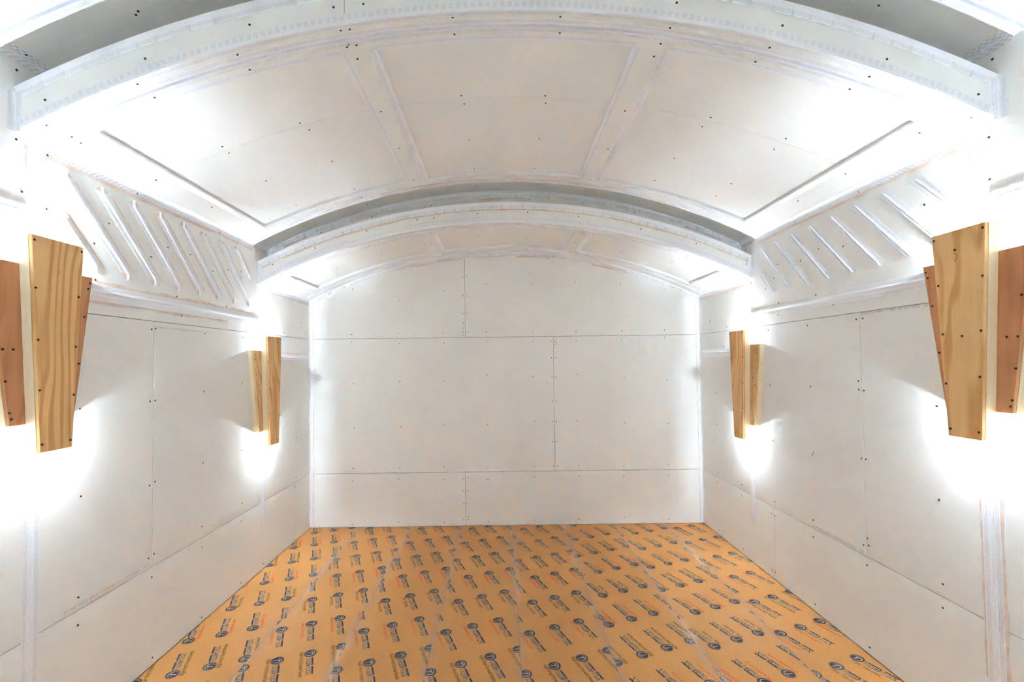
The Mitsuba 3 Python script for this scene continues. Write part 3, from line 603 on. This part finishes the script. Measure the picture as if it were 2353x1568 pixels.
# ---------------------------------------------------------------- wall sconces of plywood and pine, bulbs behind them
def prism(s, yc, zc_, poly, d0, d1):
    """Outline poly in (along the wall, up) round (yc, zc_), standing from d0 to d1 out of the wall of side s."""
    m = trimesh.creation.extrude_polygon(Polygon(poly), d1 - d0, engine='earcut')
    v = m.vertices; X = XL if s < 0 else XR
    w = np.stack([X - s * (v[:, 2] + d0), yc + v[:, 0], zc_ + v[:, 1]], -1)
    return trimesh.Trimesh(w, m.faces, process=False)
def cham(s, yc, zc_, poly, d0, d1, ch=.0012):
    p = Polygon(poly); q = p.buffer(-ch, join_style=2)
    a = prism(s, yc, zc_, list(p.exterior.coords)[:-1], d0, d1 - ch)
    o, i = np.array(p.exterior.coords)[:-1], np.array(q.exterior.coords)[:-1]
    k = [int(np.argmin(np.linalg.norm(i - c, axis=1))) for c in o]; i = i[k]
    X = XL if s < 0 else XR
    P = np.array([[(X - s * (d1 - ch), yc + a_, zc_ + b_) for a_, b_ in o], [(X - s * d1, yc + a_, zc_ + b_) for a_, b_ in i]])
    return trimesh.util.concatenate([a, grid_solid(P)])
def trap(ht, hb, h, top=None): return [(-hb, -h), (hb, -h), (ht, h), (-ht, h)]
def edge_strip(ht, hb, h, sg, t): return [(sg * hb, -h), (sg * ht, h), (sg * (ht - t), h), (sg * (hb - t), -h)]
def sconce(s, k, lab, front_wood, back_wood, screws_f, screws_b, mark=None):
    yc = {3: -1.635, 2: .066, 1: 1.767, 0: 3.458}[k]
    z = 1.288 + STEP * min(k, 2); X = XL if s < 0 else XR
    key = thing('wall_sconce', lab, 'wall lamp', 'wall sconces')
    BT, BB, BH = .203, .123, .287
    FT, FB, FH = .104, .063, .389
    bx = part(key, 'back_box', S(prism(s, yc, z, trap(BT - .020, BB - .020, BH - .016), .0, .0285), 'pine'), 'pale pine box against the wall')
    for sg in (-1, 1): part(bx, 'side_board', S(prism(s, yc, z, edge_strip(BT, BB, BH, sg, .018), 0, .0285), 'pine'))
    part(bx, 'gap', S(prism(s, yc, z, trap(BT - .003, BB - .003, BH - .004), .0285, .0303), 'gap_dark'))
    bp = part(key, 'back_panel', S(cham(s, yc, z, trap(BT, BB, BH), .0300, .0420), back_wood), 'wide tapering plywood panel')
    fb = part(key, 'front_box', S(prism(s, yc, z, trap(FT - .018, FB - .018, BH + .01), .0421, .0750), 'pine'), 'narrow pine box')
    for sg in (-1, 1): part(fb, 'side_board', S(prism(s, yc, z, edge_strip(FT, FB, FH, sg, .016), .0421, .0775), 'pine'))
    part(fb, 'gap', S(prism(s, yc, z, trap(FT - .0025, FB - .0025, FH - .002), .0775, .0795), 'gap_dark'))
    fp = part(key, 'front_panel', S(cham(s, yc, z, trap(FT, FB, FH), .0795, .0915), front_wood), 'tall tapering front panel of plywood')
    n = np.array([-s, 0, 0.0])
    for a, b in screws_f: screw(fp, (X - s * .0915, yc + a, z + b), n, scale=1.0 if k else .8)
    for a, b in screws_b: screw(bp, (X - s * .0420, yc + a, z + b), n, scale=1.0 if k else .8)
    for e, nm in ((1, 'up'), (-1, 'down')):
        zz = z + e * (BH + .050)
        part(key, 'lamp_holder', S(prism(s, yc, zz - e * .034, [(-.010, -.0185), (.010, -.0185), (.010, .0185), (-.010, .0185)], .022, .040), 'led_white'))
        m = trimesh.creation.icosphere(subdivisions=3, radius=.0095); m.vertices *= (1, 1.5, 1); m.apply_translation((X - s * .0310, yc, zz))
        part(key, 'bulb', {**S(m, 'led_white', smooth=True), 'emitter': {'type': 'area', 'radiance': rgb(*LED)}}, 'glowing white bulb hidden behind the front panel')
    if mark:
        txt, a, b, hgt = mark
        ay = np.array([0, 0.1, .99]); ax = np.array([0, 1.0 if s < 0 else -1.0, 0.0])
        curve = {'3': [(.05, .85), (.3, 1), (.55, .82), (.3, .55), (.6, .32), (.35, .02), (0, .15)],
                 '5': [(.62, 1.02), (.25, .98), (.12, .62), (.42, .66), (.56, .42), (.40, .12), (.12, -.12)]}[txt]
        m = trimesh.creation.extrude_polygon(shapely.geometry.LineString(np.array(curve) * hgt).buffer(.0007, 3), .0003, engine='earcut'); v = m.vertices
        w = np.array([X - s * .0916, yc + a, z + b]) + v[:, :1] * ax * .9 + v[:, 1:2] * ay + v[:, 2:] * n
        part(fp, 'pencil_mark', S(trimesh.Trimesh(w, m.faces, process=False), 'graphite'), f'pencilled number {txt}')
def edge_screws(ht, hb, h, zs, inset=.010):
    out = []
    for sg in (-1, 1):
        for zf in zs:
            w = hb + (ht - hb) * (zf * h + h) / (2 * h); out.append((sg * (w - inset), zf * h * .965))
    return out
FS = [-1, -.5, 0, .5, 1][::-1]
fs1 = [(-.095, .37), (-.089, .20), (-.077, .015), (-.069, -.165), (-.058, -.36), (.094, .37), (.083, .19), (.073, -.005), (.066, -.19), (.054, -.362)]
fsr = [(-.096, .37), (-.089, .20), (-.077, .005), (-.066, -.16), (-.055, -.36), (.094, .37), (.082, .19), (.071, .0), (.065, -.19), (.054, -.362), (.01, .315), (-.006, -.01)]
bs1 = [(-.190, .262), (-.168, .12), (-.150, -.02), (-.140, -.13), (-.125, -.24), (-.118, -.262), (.190, .262), (.182, .238), (.165, .12), (.142, -.07), (-.115, -.02)]
bs2 = [(-.188, .255), (-.184, .225), (-.168, .12), (-.150, .0), (-.125, -.245), (-.12, -.262), (-.122, .05), (.188, .26), (.16, .1)]
sconce(-1, 1, 'large plywood wall sconce on the left wall with a pencilled 3 on its front', 'plywood', 'plywood_red', fs1, bs1, ('3', -.006, .262, .014))
sconce(1, 1, 'large plywood wall sconce on the right wall with a pencilled 5 on its front', 'plywood', 'plywood_red', fsr, bs1, ('5', .018, .275, .040))
sconce(-1, 0, 'smaller-looking plywood wall sconce on the left wall beside the end wall', 'plywood', 'plywood_pale', fs1, bs2)
sconce(1, 0, 'smaller-looking plywood wall sconce on the right wall beside the end wall', 'plywood', 'plywood_pale', fs1, bs2)
sconce(-1, 2, 'plywood wall sconce on the left wall beside the viewer, out of the photo', 'plywood', 'plywood_red', fs1, bs1)
sconce(1, 2, 'plywood wall sconce on the right wall beside the viewer, out of the photo', 'plywood', 'plywood_red', fs1, bs1)

sconce(-1, 3, 'plywood wall sconce on the left wall behind the viewer, out of the photo', 'plywood', 'plywood_red', fs1, bs1)
sconce(1, 3, 'plywood wall sconce on the right wall behind the viewer, out of the photo', 'plywood', 'plywood_red', fs1, bs1)

# ---------------------------------------------------------------- cardboard on the floor: eight taped strips with a repeating print
XS = [XL, -1.287, -0.833, -0.381, 0.0765, 0.535, 0.989, 1.440, XR]
VA, VB = np.array([.1425, .0565]), np.array([.105, -.276])
V = VB / np.linalg.norm(VB); U = np.array([V[1], -V[0]])      # reading direction of the print, and 'below' it
def fit_text(text, x0, x1, yc, cap, bold, depth):
    m = meshkit.text_mesh(text, cap, depth, bold); v = m.vertices.copy()
    v[:, 0] -= v[:, 0].min(); v[:, 0] *= (x1 - x0) / v[:, 0].max(); v[:, 0] += x0
    v[:, 1] += yc - cap / 2
    return trimesh.Trimesh(v, m.faces, process=False)
def ext(poly, d, z=0.0):
    ms = [trimesh.creation.extrude_polygon(g, d, engine='earcut') for g in getattr(poly, 'geoms', [poly]) if g.area > 1e-9]
    m = trimesh.util.concatenate(ms); m.apply_translation((0, 0, z)); return m
def emblem():
    circ = lambda r, x=0, y=0: shapely.geometry.Point(x, y).buffer(r, 12)
    ring = circ(.0315).difference(circ(.0300))
    disc = circ(.0285)
    swoosh = circ(.0225, -.0010, -.0012).difference(circ(.0198, -.0035, -.0030))
    tee = Polygon([(-.012, .0105), (.0095, .0105), (.0085, .0055), (.0020, .0055), (-.0055, -.0175), (-.0105, -.0165), (-.0035, .0055), (-.0128, .0055)])
    small = Polygon([(-.015, .004), (-.006, .004), (-.007, .001), (-.010, -.010), (-.0125, -.010), (-.0105, .001), (-.0155, .001)])
    pale = swoosh.union(tee)
    return ring.union(disc.difference(pale)), pale, small
ring_disc, pale_, small_ = emblem()
D = .00015
def mark(bold, cap, d, e, dx=0, dy=0):
    return trimesh.util.concatenate([fit_text(t, a + e + dx, b - e + dx, -.005 + dy, cap, bold, d) for t, a, b in (('TRIM', .032, .101), ('-', .103, .110), ('TEX', .112, .172))])
NAVY = trimesh.util.concatenate([ext(ring_disc, D), mark(True, .0270, D, 0), mark(True, .0270, D, 0, .0018, .0018),
                                 ext(sbox(.046, .0085, .104, .0150).union(sbox(.116, .0085, .176, .0150)), D)])
PALE = trimesh.util.concatenate([ext(pale_, D), mark(False, .0225, D * 1.8, .0022)])
SUB = {'R': ('black_ink', fit_text('Rigid Vinyl Drywall Beads', -.026, .182, -.041, .0165, True, D)),
       'M': ('red_ink', fit_text('Made in the U.S.A.', -.022, .135, -.043, .0165, True, D)),
       'T': ('black_ink', trimesh.util.concatenate([fit_text('Trim-Tex.com', .000, .125, -.040, .0165, True, D), fit_text('-' * 24, .000, .128, -.0525, .0060, True, D)])),
       'D': ('red_ink', fit_text('DrywallArt.com', -.008, .145, -.041, .0175, True, D))}
ORDER = 'TMRD'
SHEET = [(-1.695, 2.584, 'D', -1), (-1.2400, 2.6790, 'M', 1), (-.776, 2.654, 'M', 1), (-.322, 2.632, 'M', 1), (.133, 2.610, 'M', 1), (.580, 2.686, 'D', -1), (1.074, 2.474, 'T', -1), (1.477, 2.580, 'D', 1)]
def cut(m, x0, x1, y1=YB - .004):
    for axis, lim, sign in ((0, x0, 1), (0, x1, -1), (1, y1, -1)):
        lo, hi = m.bounds[:, axis]
        if (lo if sign > 0 else hi) * sign >= lim * sign: continue
        if (hi if sign > 0 else lo) * sign < lim * sign: return None
        o = np.zeros(3); o[axis] = lim; n = np.zeros(3); n[axis] = sign
        m = trimesh.intersections.slice_mesh_plane(m, n, o)
        if not len(m.faces): return None
    return m
POSN = ['against the left wall', 'second from left wall', 'third from left wall', 'fourth from left wall', 'fourth from right wall', 'third from right wall', 'second from right wall', 'against the right wall']
for i, (ox, oy, o, sg) in enumerate(SHEET):
    x0, x1 = XS[i] + (.0005 if i else .004), XS[i + 1] - (.0005 if i < 7 else .004)
    turn = 'print reading away' if sg < 0 else 'print reading nearer'
    key = thing('cardboard_sheet', f'brown printed cardboard floor strip {POSN[i]}, {turn}', 'cardboard sheet', 'cardboard strips on the floor')
    part(key, 'board', S(slab(2, 0.0, 1, .0033, x0, x1, 1.20, YB - .003, ch=.0005), 'cardboard'))
    v, u = V * sg, U * sg            # print direction, and the direction below the lettering
    for a in range(-9, 10):
        for b in range(-12, 8):
            p = np.array([ox, oy]) + a * VA + b * VB
            if not (x0 - .2 < p[0] < x1 + .2 and 1.5 < p[1] < YB + .16): continue
            row = ORDER[(ORDER.index(o) + b * sg) % 4]
            logo = None
            for bsdf, m in (('navy_ink', NAVY), ('pale_ink', PALE), SUB[row]):
                w = np.stack([p[0] + m.vertices[:, 0] * v[0] - m.vertices[:, 1] * u[0], p[1] + m.vertices[:, 0] * v[1] - m.vertices[:, 1] * u[1], m.vertices[:, 2] + .00002], -1)
                q = cut(trimesh.Trimesh(w, m.faces, process=False), x0, x1)
                if q is None: continue
                if bsdf == 'navy_ink': logo = part(key, 'printed_logo', S(q, bsdf))
                elif logo: part(logo, 'pale_fill' if bsdf == 'pale_ink' else 'slogan', S(q, bsdf))
                else: part(key, 'printed_slogan', S(q, bsdf))
for i in range(1, 8):
    ends = ['the leftmost floor seam', 'the second floor seam from the left wall', 'the third floor seam from the left wall', 'the middle floor seam', 'the third floor seam from the right wall', 'the second floor seam from the right wall', 'the rightmost floor seam']
    key = thing('packing_tape', f'clear packing tape along {ends[i - 1]} between two cardboard strips', 'tape', 'packing tapes on the floor seams')
    y = np.linspace(1.21, YB - .004, 160)
    hgt = .0006 + .0016 * np.clip(meshkit.fbm(np.stack([y * 2.3, y * 0 + i * 3.1, y * 0], -1), 3, 7) - .52, 0, 1) * 6
    xx = XS[i] + .004 * (meshkit.noise(np.stack([y * 1.1, y * 0 + i, y * 0], -1), 3) - .5)
    sec = np.array([(-.026, 0), (-.012, .6), (.0, 1.0), (.012, .6), (.026, 0)])
    P = np.stack([np.stack([xx + a, y, .00045 + hgt * b], -1) for a, b in sec], 1)
    n, m_ = P.shape[:2]
    ii, jj = np.meshgrid(np.arange(n - 1), np.arange(m_ - 1), indexing='ij')
    q = np.stack([ii * m_ + jj, ii * m_ + jj + 1, (ii + 1) * m_ + jj + 1, (ii + 1) * m_ + jj], -1).reshape(-1, 4)
    part(key, 'film', S((P.reshape(-1, 3), q), 'tape', smooth=True))
